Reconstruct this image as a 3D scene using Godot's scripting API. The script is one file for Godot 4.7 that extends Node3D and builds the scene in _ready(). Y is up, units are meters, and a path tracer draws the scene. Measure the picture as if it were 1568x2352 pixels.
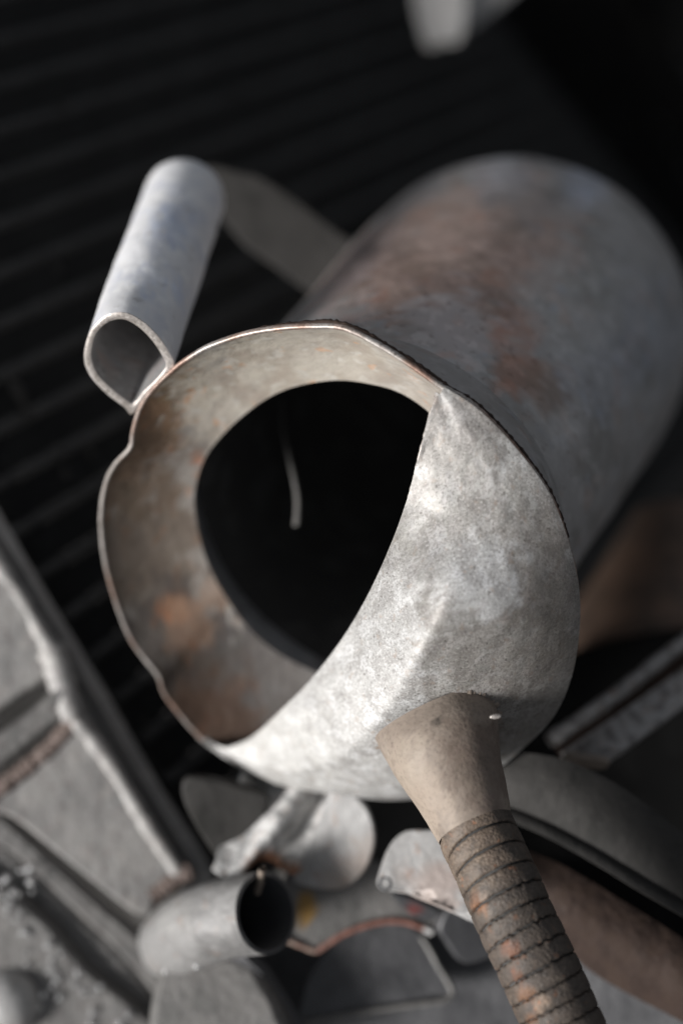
extends Node3D
# A scrap heap seen close: a cut-open exhaust canister with a flexible pipe lying on an old radiator.

const FOC := 3231.0            # pixels per unit of slope in the 1568 x 2352 measuring grid of the photograph
var B: Basis                   # the camera's axes, used only to turn measured directions into the world's
var O: Vector3
var st: SurfaceTool
var sg := 0
var base := Vector3.ZERO
var M := {}
var noise := FastNoiseLite.new()
var taken := {}

# ---------- measuring ----------
func ray(x: float, y: float) -> Vector3:
	return Vector3((x - 784.0) / FOC, -(y - 1176.0) / FOC, -1.0)

func P(x: float, y: float, d: float) -> Vector3:
	return O + B * (ray(x, y) * d)

func D(x: float, y: float, z: float) -> Vector3:
	return (B * Vector3(x, y, z)).normalized()

func hit(x: float, y: float, p: Vector3, n: Vector3) -> Vector3:   # where the line of sight meets the plane through p
	var r := B * ray(x, y)
	return O + r * ((p - O).dot(n) / r.dot(n))

# ---------- naming ----------
func numbered(n: String) -> String:
	var k: int = taken.get(n, 0)
	taken[n] = k + 1
	return n if k == 0 else "%s_%03d" % [n, k]

func meta(o: Node, label: String, category: String, group := "", kind := "") -> void:
	if label: o.set_meta("label", label)
	if category: o.set_meta("category", category)
	if group: o.set_meta("group", group)
	if kind: o.set_meta("kind", kind)

func thing(n: String, at: Vector3, label: String, category: String, group := "") -> Node3D:
	var o := Node3D.new()
	o.name = numbered(n)
	add_child(o)
	o.position = at
	base = at
	meta(o, label, category, group)
	return o

func obj(n: String, mat: Material, parent: Node, at := Vector3.INF) -> MeshInstance3D:   # commits the current SurfaceTool as one part
	st.generate_normals()
	var m := MeshInstance3D.new()
	m.mesh = st.commit()
	m.mesh.surface_set_material(0, mat)
	m.name = numbered(n) if parent == self else n
	parent.add_child(m, true)
	if at != Vector3.INF: m.position = at
	return m

# ---------- shapes: all take world points, stored relative to «base» ----------
func start() -> void:
	st = SurfaceTool.new()
	st.begin(Mesh.PRIMITIVE_TRIANGLES)
	sg = 0

func v(p: Vector3, c: Color) -> void:
	st.set_color(Color(c.r / 3.0, c.g / 3.0, c.b / 3.0))   # stains may be lighter than the ground colour, so 1/3 is neutral and every tint is tripled
	st.add_vertex(p - base)

func grid(rows: Array, cols = null, wrap := false, flat := false) -> void:
	sg += 1
	st.set_smooth_group(-1 if flat else sg)
	var nu: int = rows[0].size()
	for i in rows.size() - 1:
		for j in (nu if wrap else nu - 1):
			var k := (j + 1) % nu
			var a: Vector3 = rows[i][j]
			var b: Vector3 = rows[i][k]
			var c: Vector3 = rows[i + 1][k]
			var e: Vector3 = rows[i + 1][j]
			var ca := Color.WHITE
			var cb := Color.WHITE
			var cc := Color.WHITE
			var ce := Color.WHITE
			if cols != null:
				ca = cols[i][j]; cb = cols[i][k]; cc = cols[i + 1][k]; ce = cols[i + 1][j]
			v(a, ca); v(b, cb); v(c, cc)
			v(a, ca); v(c, cc); v(e, ce)

func normals(rows: Array, wrap: bool) -> Array:
	var out := []
	var nv := rows.size()
	var nu: int = rows[0].size()
	for i in nv:
		var r := PackedVector3Array()
		for j in nu:
			var j0 := (j - 1 + nu) % nu if wrap else maxi(j - 1, 0)
			var j1 := (j + 1) % nu if wrap else mini(j + 1, nu - 1)
			var du: Vector3 = rows[i][j1] - rows[i][j0]
			var dv: Vector3 = rows[mini(i + 1, nv - 1)][j] - rows[maxi(i - 1, 0)][j]
			r.append(du.cross(dv).normalized())
		out.append(r)
	return out

# a sheet of metal: the given face, a second face «th» behind it and the cut edges between
func sheet(rows: Array, th: float, cols = null, wrap := false) -> void:
	var nn := normals(rows, wrap)
	var back := []
	for i in rows.size():
		var r := PackedVector3Array()
		for j in rows[i].size(): r.append(rows[i][j] - nn[i][j] * th)
		back.append(r)
	grid(rows, cols, wrap)
	grid(back, cols, wrap)
	var last := rows.size() - 1
	grid([back[0], rows[0]], null if cols == null else [cols[0], cols[0]], wrap)
	grid([rows[last], back[last]], null if cols == null else [cols[last], cols[last]], wrap)
	if not wrap:
		for j in [0, rows[0].size() - 1]:
			var a := PackedVector3Array()
			var b := PackedVector3Array()
			var cl := PackedColorArray()
			for i in rows.size():
				a.append(rows[i][j]); b.append(back[i][j])
				cl.append(Color.WHITE if cols == null else cols[i][j])
			grid([a, b], [cl, cl])

func ring(c: Vector3, u: Vector3, w: Vector3, r: float, n: int) -> PackedVector3Array:
	var out := PackedVector3Array()
	for k in n:
		var t := TAU * k / n
		out.append(c + (u * cos(t) + w * sin(t)) * r)
	return out

func frame(a: Vector3) -> Array:
	var u := a.cross(Vector3.UP if absf(a.y) < 0.9 else Vector3.RIGHT).normalized()
	return [u, a.cross(u).normalized()]

# rows of rings along a path; radii one per point
func tube_rows(path: PackedVector3Array, radii: Array, n: int) -> Array:
	var rows := []
	var u := Vector3.ZERO
	for i in path.size():
		var t := (path[mini(i + 1, path.size() - 1)] - path[maxi(i - 1, 0)]).normalized()
		if i == 0: u = frame(t)[0]
		u = (u - t * u.dot(t)).normalized()
		rows.append(ring(path[i], u, t.cross(u), radii[i], n))
	return rows

func curve(pts: Array, steps: int, closed := false) -> PackedVector3Array:   # Catmull-Rom through the points
	var out := PackedVector3Array()
	var n := pts.size()
	for i in (n if closed else n - 1):
		var p0: Vector3 = pts[(i - 1 + n) % n] if closed or i > 0 else pts[0]
		var p1: Vector3 = pts[i]
		var p2: Vector3 = pts[(i + 1) % n]
		var p3: Vector3 = pts[(i + 2) % n] if closed or i + 2 < n else pts[n - 1]
		for k in steps:
			out.append(p1.cubic_interpolate(p2, p0, p3, float(k) / steps))
	if not closed: out.append(pts[n - 1])
	return out

func resample(c: PackedVector3Array, n: int) -> PackedVector3Array:
	var acc := [0.0]
	for i in range(1, c.size()): acc.append(acc[i - 1] + c[i].distance_to(c[i - 1]))
	var out := PackedVector3Array()
	var k := 0
	for j in n:
		var s: float = acc[-1] * j / (n - 1)
		while k < c.size() - 2 and acc[k + 1] < s: k += 1
		out.append(c[k].lerp(c[k + 1], clampf((s - acc[k]) / maxf(acc[k + 1] - acc[k], 1e-9), 0, 1)))
	return out

func flat_curve(px: Array, steps := 4, closed := true) -> PackedVector2Array:
	var q := []
	for p in px: q.append(Vector3(p[0], p[1], 0))
	var out := PackedVector2Array()
	for c in curve(q, steps, closed): out.append(Vector2(c.x, c.y))
	return out

# a plate cut to a traced outline, lying in the plane (p, n), «th» thick, its front edge rounded by «bev»
func plate(px: PackedVector2Array, p: Vector3, n: Vector3, th: float, bev := 0.0008, dents := 0.0, colf = null) -> void:
	if n.dot(O - p) < 0: n = -n
	var pts := PackedVector3Array()
	for q in px: pts.append(hit(q.x, q.y, p, n))
	var f := frame(n)
	var flat := PackedVector2Array()
	for q in pts: flat.append(Vector2((q - p).dot(f[0]), (q - p).dot(f[1])))
	if Geometry2D.is_polygon_clockwise(flat):
		flat.reverse()
	var m := flat.size()
	var inner := PackedVector2Array()
	for i in m:
		var d := (flat[(i + 1) % m] - flat[(i - 1 + m) % m]).normalized()
		inner.append(flat[i] + Vector2(-d.y, d.x) * bev)
	if Geometry2D.is_polygon_clockwise(inner) or Geometry2D.triangulate_polygon(inner).is_empty(): inner = flat
	var lift := func(q: Vector2, h: float) -> Vector3:
		var w: Vector3 = p + f[0] * q.x + f[1] * q.y
		return w + n * (h + (dents * noise.get_noise_3dv(w * 900.0) if dents > 0.0 else 0.0))
	# the face: a fine triangle net so that dents and stains have vertices
	var tri := Geometry2D.triangulate_polygon(inner)
	sg += 1
	st.set_smooth_group(sg)
	for t in range(0, tri.size(), 3): fine(inner[tri[t]], inner[tri[t + 1]], inner[tri[t + 2]], lift, colf, 0)
	var a := PackedVector3Array()
	var b := PackedVector3Array()
	var c := PackedVector3Array()
	var e := PackedVector3Array()
	var cl := PackedColorArray()
	for i in m:
		a.append(lift.call(inner[i], 0.0)); c.append(lift.call(flat[i], -bev)); e.append(lift.call(flat[i], -th))
		b.append(lift.call(inner[i].lerp(flat[i], 0.7), -bev * 0.3))
		cl.append(Color.WHITE if colf == null else colf.call(a[i]))
	grid([a, b, c], [cl, cl, cl], true)
	grid([c, e], [cl, cl], true)
	st.set_smooth_group(-1)
	var tb := Geometry2D.triangulate_polygon(flat)
	for k in range(0, tb.size(), 3):
		for z in [0, 2, 1]: v(e[tb[k + z]], cl[tb[k + z]])

func fine(a: Vector2, b: Vector2, c: Vector2, lift: Callable, colf, depth: int) -> void:
	var ab := a.distance_to(b)
	var bc := b.distance_to(c)
	var ca := c.distance_to(a)
	var m := maxf(ab, maxf(bc, ca))
	if m > 0.006 and depth < 12 and (colf != null):
		if m == ab:
			fine(a, (a + b) / 2, c, lift, colf, depth + 1); fine((a + b) / 2, b, c, lift, colf, depth + 1)
		elif m == bc:
			fine(a, b, (b + c) / 2, lift, colf, depth + 1); fine(a, (b + c) / 2, c, lift, colf, depth + 1)
		else:
			fine(a, b, (c + a) / 2, lift, colf, depth + 1); fine((c + a) / 2, b, c, lift, colf, depth + 1)
		return
	for q in [a, b, c]:
		var w: Vector3 = lift.call(q, 0.0)
		v(w, Color.WHITE if colf == null else colf.call(w))

func box(c: Vector3, x: Vector3, y: Vector3, z: Vector3) -> void:   # half axes
	sg += 1
	st.set_smooth_group(-1)
	for s in [1.0, -1.0]:
		for t in [[x, y, z], [y, z, x], [z, x, y]]:
			var o: Vector3 = c + t[0] * s
			var q := [o - t[1] - t[2], o + t[1] - t[2], o + t[1] + t[2], o - t[1] + t[2]]
			var k := [0, 2, 1, 0, 3, 2] if s > 0 else [0, 1, 2, 0, 2, 3]
			for i in k: v(q[i], Color.WHITE)

# stains, and some light and shade put into the colour: patches that sit at measured spots of a surface, with ragged edges
func stain_and_shade(w: Vector3, spots: Array) -> Color:
	var out := Color.WHITE
	for s in spots:
		var q: Vector3 = w - s[0]
		var sight: Vector3 = (s[0] - O).normalized()
		q = (q - sight * q.dot(sight) * 0.75) / s[1]
		var e: float = q.length() + 0.55 * noise.get_noise_3dv(w * 1500.0) + 0.35 * noise.get_noise_3dv(w * 5000.0 + Vector3(7, 3, 1))
		var k := 1.0 - smoothstep(0.65, 1.05, e)
		out = out.lerp(s[2], k * s[3])
	return out

# ---------- materials ----------
func noise_bytes(s: int, freq: float, oct: int, size: int, type := FastNoiseLite.TYPE_SIMPLEX_SMOOTH) -> PackedByteArray:
	var f := FastNoiseLite.new()
	f.seed = s
	f.frequency = freq
	f.fractal_octaves = oct
	f.noise_type = type
	var im := f.get_seamless_image(size, size)
	im.convert(Image.FORMAT_L8)
	return im.get_data()

# layers: [frequency, octaves, low, high, linear colour, amount]
func skin(s: int, base_col: Color, layers: Array, size := 512) -> ImageTexture:
	var n := size * size
	var r := PackedFloat32Array(); var g := PackedFloat32Array(); var b := PackedFloat32Array()
	r.resize(n); g.resize(n); b.resize(n)
	r.fill(base_col.r); g.fill(base_col.g); b.fill(base_col.b)
	for k in layers.size():
		var l: Array = layers[k]
		var by := noise_bytes(s * 31 + k * 7, l[0], l[1], size)
		var lut := PackedFloat32Array()
		for i in 256: lut.append(smoothstep(l[2], l[3], i / 255.0) * l[5])
		var c: Color = l[4]
		for i in n:
			var a := lut[by[i]]
			if a > 0.0:
				r[i] += (c.r - r[i]) * a; g[i] += (c.g - g[i]) * a; b[i] += (c.b - b[i]) * a
	var out := PackedByteArray()
	out.resize(n * 3)
	var to := PackedByteArray()
	for i in 1025: to.append(int(round(pow(i / 1024.0, 1 / 2.2) * 255)))
	for i in n:
		out[i * 3] = to[int(clampf(r[i], 0, 1) * 1024)]
		out[i * 3 + 1] = to[int(clampf(g[i], 0, 1) * 1024)]
		out[i * 3 + 2] = to[int(clampf(b[i], 0, 1) * 1024)]
	return ImageTexture.create_from_image(Image.create_from_data(size, size, false, Image.FORMAT_RGB8, out))

func grey_tex(s: int, freq: float, oct: int, lo: float, hi: float, size := 512) -> ImageTexture:
	var by := noise_bytes(s, freq, oct, size)
	for i in by.size(): by[i] = int(lerpf(lo, hi, by[i] / 255.0) * 255)
	return ImageTexture.create_from_image(Image.create_from_data(size, size, false, Image.FORMAT_L8, by))

func mat(n: String, tex: Texture2D, per_metre: float, rough: float, metal: float, bump := 0.0, bump_tex: Texture2D = null, tint := Color.WHITE, spec := 0.5) -> StandardMaterial3D:
	var m := StandardMaterial3D.new()
	m.resource_name = n
	m.albedo_color = Color(tint.r * 3.0, tint.g * 3.0, tint.b * 3.0).linear_to_srgb()
	m.albedo_texture = tex
	m.uv1_triplanar = true
	m.uv1_scale = Vector3.ONE * per_metre
	m.uv1_triplanar_sharpness = 3.0
	m.roughness = rough
	m.roughness_texture = M.rough_tex
	m.metallic = metal
	m.metallic_specular = spec
	m.vertex_color_use_as_albedo = true
	m.cull_mode = BaseMaterial3D.CULL_DISABLED
	if bump > 0.0:
		m.heightmap_enabled = true
		m.heightmap_texture = bump_tex if bump_tex else M.bump_tex
		m.heightmap_scale = bump
	M[n] = m
	return m

func g(x: float) -> Color:
	return Color(x, x, x)

func materials() -> void:
	M.rough_tex = grey_tex(3, 0.02, 5, 0.75, 1.0)
	M.bump_tex = grey_tex(5, 0.035, 5, 0.0, 1.0)
	M.fine_tex = grey_tex(6, 0.12, 3, 0.0, 1.0)
	# dusty galvanised sheet of the half cover
	var zinc := skin(11, Color(0.40, 0.395, 0.385), [
		[0.010, 4, 0.45, 0.75, Color(0.27, 0.26, 0.25), 0.75], [0.012, 5, 0.58, 0.70, Color(0.55, 0.55, 0.55), 0.7],
		[0.075, 4, 0.52, 0.78, Color(0.20, 0.19, 0.18), 0.7], [0.09, 4, 0.60, 0.78, Color(0.62, 0.61, 0.60), 0.7],
		[0.16, 2, 0.70, 0.80, Color(0.09, 0.085, 0.08), 0.8], [0.05, 2, 0.80, 0.86, Color(0.10, 0.09, 0.08), 0.8], [0.018, 4, 0.68, 0.80, Color(0.33, 0.26, 0.21), 0.5]], 1024)
	mat("zinc", zinc, 8.5, 0.6, 0.2, 0.012)
	mat("zinc_edge", zinc, 7.0, 0.45, 0.35, 0.02, null, Color(0.9, 0.84, 0.8))
	# inside of the head: yellowish zinc with rust bloom
	var inside := skin(12, Color(0.235, 0.215, 0.195), [
		[0.012, 4, 0.40, 0.75, Color(0.17, 0.145, 0.125), 0.7], [0.03, 4, 0.6, 0.8, Color(0.29, 0.28, 0.27), 0.5],
		[0.09, 3, 0.55, 0.8, Color(0.20, 0.18, 0.16), 0.5], [0.02, 4, 0.72, 0.85, Color(0.30, 0.14, 0.06), 0.4]])
	mat("inside", inside, 7.0, 0.7, 0.08, 0.03)
	# canister skin: blue-grey with heat tint and brown rust
	var body := skin(13, Color(0.235, 0.235, 0.238), [
		[0.010, 4, 0.45, 0.75, Color(0.165, 0.165, 0.163), 0.8], [0.014, 4, 0.66, 0.82, Color(0.25, 0.20, 0.18), 0.6],
		[0.03, 4, 0.58, 0.78, Color(0.33, 0.33, 0.335), 0.5], [0.05, 3, 0.66, 0.80, Color(0.09, 0.075, 0.07), 0.5],
		[0.016, 3, 0.74, 0.86, Color(0.22, 0.235, 0.265), 0.7]])
	mat("body", body, 6.0, 0.5, 0.3, 0.02, null, Color(1.65, 1.62, 1.60))
	mat("soot", skin(14, g(0.055), [[0.02, 4, 0.5, 0.8, g(0.09), 0.8]], 256), 8.0, 0.95, 0.0, 0.0, null, Color.WHITE, 0.1)
	# bright tube
	var bright := skin(15, Color(0.66, 0.66, 0.67), [
		[0.012, 4, 0.50, 0.72, Color(0.52, 0.54, 0.60), 0.7], [0.022, 4, 0.76, 0.86, Color(0.30, 0.28, 0.26), 0.5],
		[0.02, 4, 0.62, 0.8, Color(0.80, 0.80, 0.80), 0.6]])
	mat("bright", bright, 7.0, 0.5, 0.1, 0.02, null, g(1.15))
	# dusty neck and the wound hose
	var dust := skin(16, Color(0.27, 0.235, 0.205), [
		[0.04, 5, 0.45, 0.8, Color(0.19, 0.16, 0.138), 0.6], [0.13, 3, 0.55, 0.8, Color(0.13, 0.108, 0.094), 0.5],
		[0.02, 4, 0.60, 0.85, Color(0.32, 0.285, 0.255), 0.5]])
	mat("dust", dust, 8.0, 0.8, 0.0, 0.05, M.fine_tex)
	M.dust.heightmap_scale = 0.012
	M.dust.albedo_color = Color(2.45, 2.3, 2.15).linear_to_srgb()
	var hose := skin(17, Color(0.095, 0.081, 0.071), [
		[0.03, 4, 0.45, 0.7, Color(0.055, 0.048, 0.044), 0.85], [0.02, 4, 0.62, 0.8, Color(0.15, 0.13, 0.112), 0.6],
		[0.11, 3, 0.58, 0.75, Color(0.035, 0.031, 0.028), 0.7], [0.09, 3, 0.70, 0.82, Color(0.19, 0.175, 0.16), 0.6],
		[0.025, 4, 0.78, 0.86, Color(0.22, 0.10, 0.05), 0.5]])
	mat("hose", hose, 13.0, 0.75, 0.05, 0.035, M.fine_tex, Color(0.68, 0.62, 0.57))
	var rust := skin(18, Color(0.34, 0.15, 0.07), [
		[0.05, 4, 0.5, 0.7, Color(0.50, 0.33, 0.22), 0.8], [0.12, 3, 0.6, 0.75, Color(0.62, 0.58, 0.54), 0.9],
		[0.06, 4, 0.65, 0.8, Color(0.15, 0.06, 0.03), 0.8]])
	mat("rust", rust, 25.0, 0.6, 0.2, 0.1, M.fine_tex)
	# radiator
	mat("tube_black", skin(19, g(0.042), [[0.02, 4, 0.5, 0.75, g(0.065), 0.8], [0.10, 3, 0.62, 0.8, g(0.10), 0.6]], 256), 12.0, 0.8, 0.0, 0.0, null, Color.WHITE, 0.3)
	mat("fin_black", skin(20, g(0.042), [[0.02, 4, 0.6, 0.8, g(0.06), 0.7]], 256), 8.0, 0.85, 0.0, 0.0, null, Color.WHITE, 0.25)
	# grey plastic / cast tank with settled dust
	var cast := skin(21, Color(0.27, 0.262, 0.252), [
		[0.010, 5, 0.45, 0.7, Color(0.19, 0.185, 0.18), 0.8], [0.02, 4, 0.6, 0.8, Color(0.34, 0.32, 0.30), 0.7],
		[0.07, 4, 0.60, 0.8, Color(0.13, 0.09, 0.09), 0.6], [0.09, 3, 0.7, 0.8, Color(0.33, 0.33, 0.33), 0.6]])
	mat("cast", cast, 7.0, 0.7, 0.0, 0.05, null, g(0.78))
	mat("cast_lit", cast, 9.0, 0.6, 0.0, 0.03, null, g(1.35))  # lighter copy: light put into the colour of shaded flange and ridge
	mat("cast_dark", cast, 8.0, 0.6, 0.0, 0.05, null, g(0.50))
	var dirt := skin(22, Color(0.15, 0.11, 0.095), [[0.05, 4, 0.5, 0.7, Color(0.08, 0.045, 0.035), 0.9], [0.09, 3, 0.6, 0.75, Color(0.26, 0.23, 0.21), 0.8]])
	mat("dirt", dirt, 16.0, 0.9, 0.0, 0.12)
	# other scrap
	mat("pale", skin(23, Color(0.30, 0.295, 0.29), [[0.012, 4, 0.5, 0.75, Color(0.24, 0.235, 0.23), 0.8], [0.06, 4, 0.6, 0.8, Color(0.36, 0.35, 0.34), 0.6], [0.02, 4, 0.74, 0.85, Color(0.24, 0.16, 0.12), 0.5]]), 9.0, 0.6, 0.15, 0.03)
	mat("stub", M.pale.albedo_texture, 9.0, 0.6, 0.1, 0.06, null, g(0.75))
	mat("foil", skin(24, Color(0.60, 0.59, 0.58), [[0.02, 4, 0.42, 0.66, Color(0.20, 0.20, 0.20), 0.85], [0.03, 4, 0.7, 0.82, Color(0.30, 0.20, 0.14), 0.7]]), 10.0, 0.6, 0.0, 0.02)
	mat("plate", skin(25, Color(0.13, 0.125, 0.12), [[0.012, 4, 0.5, 0.75, Color(0.095, 0.092, 0.088), 0.8], [0.05, 4, 0.6, 0.8, Color(0.15, 0.145, 0.135), 0.6]]), 9.0, 0.6, 0.15, 0.03)
	mat("slate", skin(26, Color(0.06, 0.06, 0.064), [[0.012, 4, 0.5, 0.75, Color(0.042, 0.042, 0.045), 0.8], [0.05, 4, 0.6, 0.8, Color(0.07, 0.07, 0.072), 0.5]]), 9.0, 0.55, 0.1, 0.03)
	mat("black", skin(27, g(0.003), [[0.02, 4, 0.5, 0.8, g(0.006), 0.8]], 256), 5.0, 0.9, 0.0, 0.0, null, Color.WHITE, 0.15)  # near-black; on the back sheets it holds shade in the colour
	mat("brown", skin(28, Color(0.060, 0.043, 0.037), [[0.02, 5, 0.45, 0.75, Color(0.040, 0.029, 0.026), 0.8], [0.10, 3, 0.6, 0.8, Color(0.085, 0.066, 0.06), 0.5]]), 9.0, 0.75, 0.0, 0.05, null, Color(0.62, 0.58, 0.55), 0.2)
	mat("strap_grey", M.plate.albedo_texture, 9.0, 0.65, 0.1, 0.03, null, g(0.30), 0.2)
	mat("drum", skin(29, Color(0.135, 0.085, 0.06), [[0.02, 4, 0.45, 0.7, Color(0.07, 0.048, 0.036), 0.9], [0.08, 3, 0.6, 0.8, Color(0.17, 0.12, 0.09), 0.5]], 256), 7.0, 0.65, 0.1)
	mat("channel", skin(30, Color(0.30, 0.29, 0.285), [[0.03, 4, 0.5, 0.7, Color(0.12, 0.11, 0.105), 0.8], [0.03, 4, 0.66, 0.8, Color(0.22, 0.15, 0.11), 0.6]]), 10.0, 0.5, 0.4, 0.05)
	mat("droplet", skin(33, g(0.85), [], 64), 8.0, 0.25, 0.6)
	mat("ground", skin(31, Color(0.03, 0.027, 0.024), [[0.03, 5, 0.4, 0.8, Color(0.018, 0.016, 0.015), 0.9], [0.09, 3, 0.6, 0.8, Color(0.05, 0.046, 0.042), 0.7]]), 3.0, 0.9, 0.0, 0.5)

# ---------- the scene ----------
func _ready() -> void:
	noise.seed = 4
	noise.frequency = 0.06
	noise.fractal_octaves = 3
	# camera, sky, sun and exposure
	var cam := Camera3D.new()
	cam.name = "camera"
	cam.position = Vector3(0, 1.15, 0)
	cam.rotation_degrees = Vector3(-60, 0, 0)
	cam.near = 0.02
	cam.far = 500.0
	var lensa := CameraAttributesPhysical.new()
	lensa.frustum_focal_length = 32.97
	lensa.frustum_focus_distance = 0.489
	lensa.frustum_near = 0.02
	lensa.frustum_far = 500.0
	lensa.exposure_aperture = 1.5
	cam.attributes = lensa
	cam.fov = 40.0
	add_child(cam)
	B = cam.basis
	O = cam.position
	var env := Environment.new()
	env.background_mode = Environment.BG_SKY
	var sky := Sky.new()
	var psm := ProceduralSkyMaterial.new()
	psm.sky_top_color = Color(0.62, 0.64, 0.67)
	psm.sky_horizon_color = Color(0.72, 0.73, 0.75)
	psm.sky_curve = 0.2
	psm.ground_bottom_color = Color(0.1, 0.1, 0.1)
	psm.ground_horizon_color = Color(0.3, 0.3, 0.3)
	psm.sun_angle_max = 60.0
	psm.sky_energy_multiplier = 0.40
	sky.sky_material = psm
	env.sky = sky
	env.tonemap_mode = Environment.TONE_MAPPER_LINEAR
	env.tonemap_exposure = 3.75
	env.sdfgi_enabled = true
	env.ssao_enabled = true
	env.ssil_enabled = true
	var we := WorldEnvironment.new()
	we.name = "environment"
	we.environment = env
	add_child(we)
	var sun := DirectionalLight3D.new()
	sun.name = "sun"
	sun.light_energy = 0.5
	sun.light_angular_distance = 16.0
	sun.light_color = Color(1.0, 0.99, 0.98)
	sun.shadow_enabled = true
	add_child(sun)
	sun.look_at_from_position(Vector3.ZERO, -D(-0.78, -0.26, 0.57), Vector3(0.1, 1, 0.2))
	materials()
	ground()
	radiator()
	radiator_tank()
	background()
	canister()
	left_pieces()
	bottom_pieces()
	right_pieces()

const RK := 1.02
var RT: Vector3   # radiator: along its tubes, up its rows, out of its face
var RQ: Vector3
var RN: Vector3
var RP: Vector3

func on_rad(x: float, y: float, h: float) -> Vector3:
	return hit(x, y, RP + RN * h, RN)

func ground() -> void:
	RT = D(0.567, 0.418, -0.709)
	RQ = D(-0.5167, 0.8515, 0.089)
	RN = RT.cross(RQ).normalized()
	if RN.dot(O - P(784, 1176, 0.7)) < 0: RN = -RN
	RP = P(150, 1400, 0.62 * RK)
	base = Vector3.ZERO
	start()
	# the yard: a low heap under the radiator that runs out into level ground as far as the horizon
	var xs := []
	for i in 81: xs.append(signf(i - 40) * (pow(absf(i - 40) / 40.0, 4.0) * 198.0 + absf(i - 40) / 40.0 * 2.0))
	var rows := []
	for z in xs:
		var r := PackedVector3Array()
		for x in xs:
			var p := Vector3(x, 0, z - 0.4)
			var plane_y := RP.y - (RN.x * (p.x - RP.x) + RN.z * (p.z - RP.z)) / RN.y
			var k := (1.0 - smoothstep(0.5, 1.1, Vector2(p.x - 0.3, p.z + 0.6).length())) * smoothstep(-0.15, -0.02, p.x)
			p.y = lerpf(0.0, plane_y - 0.08, k) + 0.015 * noise.get_noise_2d(x * 60.0, z * 60.0)
			r.append(p)
		rows.append(r)
	grid(rows)
	var o := obj("ground", M.ground, self)
	meta(o, "dark oily earth of the scrap yard under the heap", "ground", "", "structure")

func radiator() -> void:
	var o := thing("radiator", RP, "black car radiator with rows of tubes and fins behind the canister", "radiator")
	var pitch := 0.02152 * RK
	for i in range(-5, 19):
		var s := 0.234 * RK - pitch * i
		var c := RP + RQ * s
		var rng := RandomNumberGenerator.new()
		rng.seed = 100 + i
		# tube: flat, its front edge crimped by the fins
		var t0 := -0.003
		var t1 := 1.0
		var n := 260
		var rows := [PackedVector3Array(), PackedVector3Array(), PackedVector3Array(), PackedVector3Array(), PackedVector3Array()]
		for k in n + 1:
			var t := lerpf(t0, t1, float(k) / n)
			var w := 0.0021 + 0.0008 * (1.0 if k % 2 else -1.0) + 0.0004 * rng.randf()
			var b := c + RT * t
			rows[0].append(b - RQ * w - RN * 0.005)
			rows[1].append(b - RQ * w)
			rows[2].append(b + RN * 0.0016)
			rows[3].append(b + RQ * w)
			rows[4].append(b + RQ * w - RN * 0.005)
		start()
		grid(rows)
		obj("tube", M.tube_black, o)
		# fins: one folded strip
		if i == 18: continue
		start()
		var a := PackedVector3Array()
		var b2 := PackedVector3Array()
		var hf := PackedVector3Array()
		for k in 1041:
			var t := lerpf(t0, t1, k / 1040.0)
			var top := c + RT * t - RQ * 0.0030
			var bot := c + RT * (t + 0.0006 * sin(k * 0.37)) - RQ * (pitch - 0.0030)
			var h := -0.0006 - 0.0040 * (k % 2) - 0.0012 * rng.randf()
			a.append(top + RN * h); b2.append(bot + RN * h)
			hf.append((top + bot) / 2 + RN * (h + 0.0006 * rng.randf()) + RT * 0.0004 * rng.randf())
		grid([a, hf, b2], null, false, true)
		obj("fin_strip", M.fin_black, o).set_meta("kind", "stuff")
	# dust and flakes that lie on the fins
	var spots := [[40, 900, 26, 1.0], [265, 1225, 12, 0.8], [150, 1090, 14, 0.7], [60, 940, 16, 0.8], [140, 240, 18, 0.5], [545, 205, 24, 0.7], [130, 620, 16, 0.5], [330, 1660, 12, 0.5], [205, 1040, 12, 0.6]]
	for s in spots:
		base = on_rad(s[0], s[1], 0.003)
		start()
		var rows := []
		var r: float = s[2] * 0.62 / FOC
		for i in 7:
			var pr := PackedVector3Array()
			for j in 12:
				var t := TAU * j / 12
				var rr := r * i / 6.0 * (1.0 + 0.5 * noise.get_noise_3d(s[0] + cos(t) * 9, s[1] + sin(t) * 9, 0))
				pr.append(base + (RT * cos(t) * 0.7 + RQ * sin(t) * 1.25) * rr + RN * (0.0015 * (1 - i / 6.0) + 0.0006 * noise.get_noise_2d(i * 30 + s[0], j * 30)))
			rows.append(pr)
		sheet(rows, 0.0006, null, true)
		var m := obj("dust_flake", M.strap_grey, self, base)
		meta(m, "", "flake", "grey flakes of dirt lying on the radiator")
		m.set_meta("label", FLAKES[spots.find(s)])

const FLAKES := ["largest grey flake of dirt, on the radiator near the left edge", "small flake of dirt on a radiator tube left of the canister rim", "flake of dirt on the radiator left of the rim's upper kink",
	"flake of dirt just below the largest one on the radiator", "faint flake of dirt on the radiator in the upper left corner", "pale round flake of dirt on the radiator above the side tube",
	"faint flake of dirt on the radiator left of the side tube", "flake of dirt in the dark gap between tank flange and canister rim", "flake of dirt beside the kink of the canister rim, on the radiator"]

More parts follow.
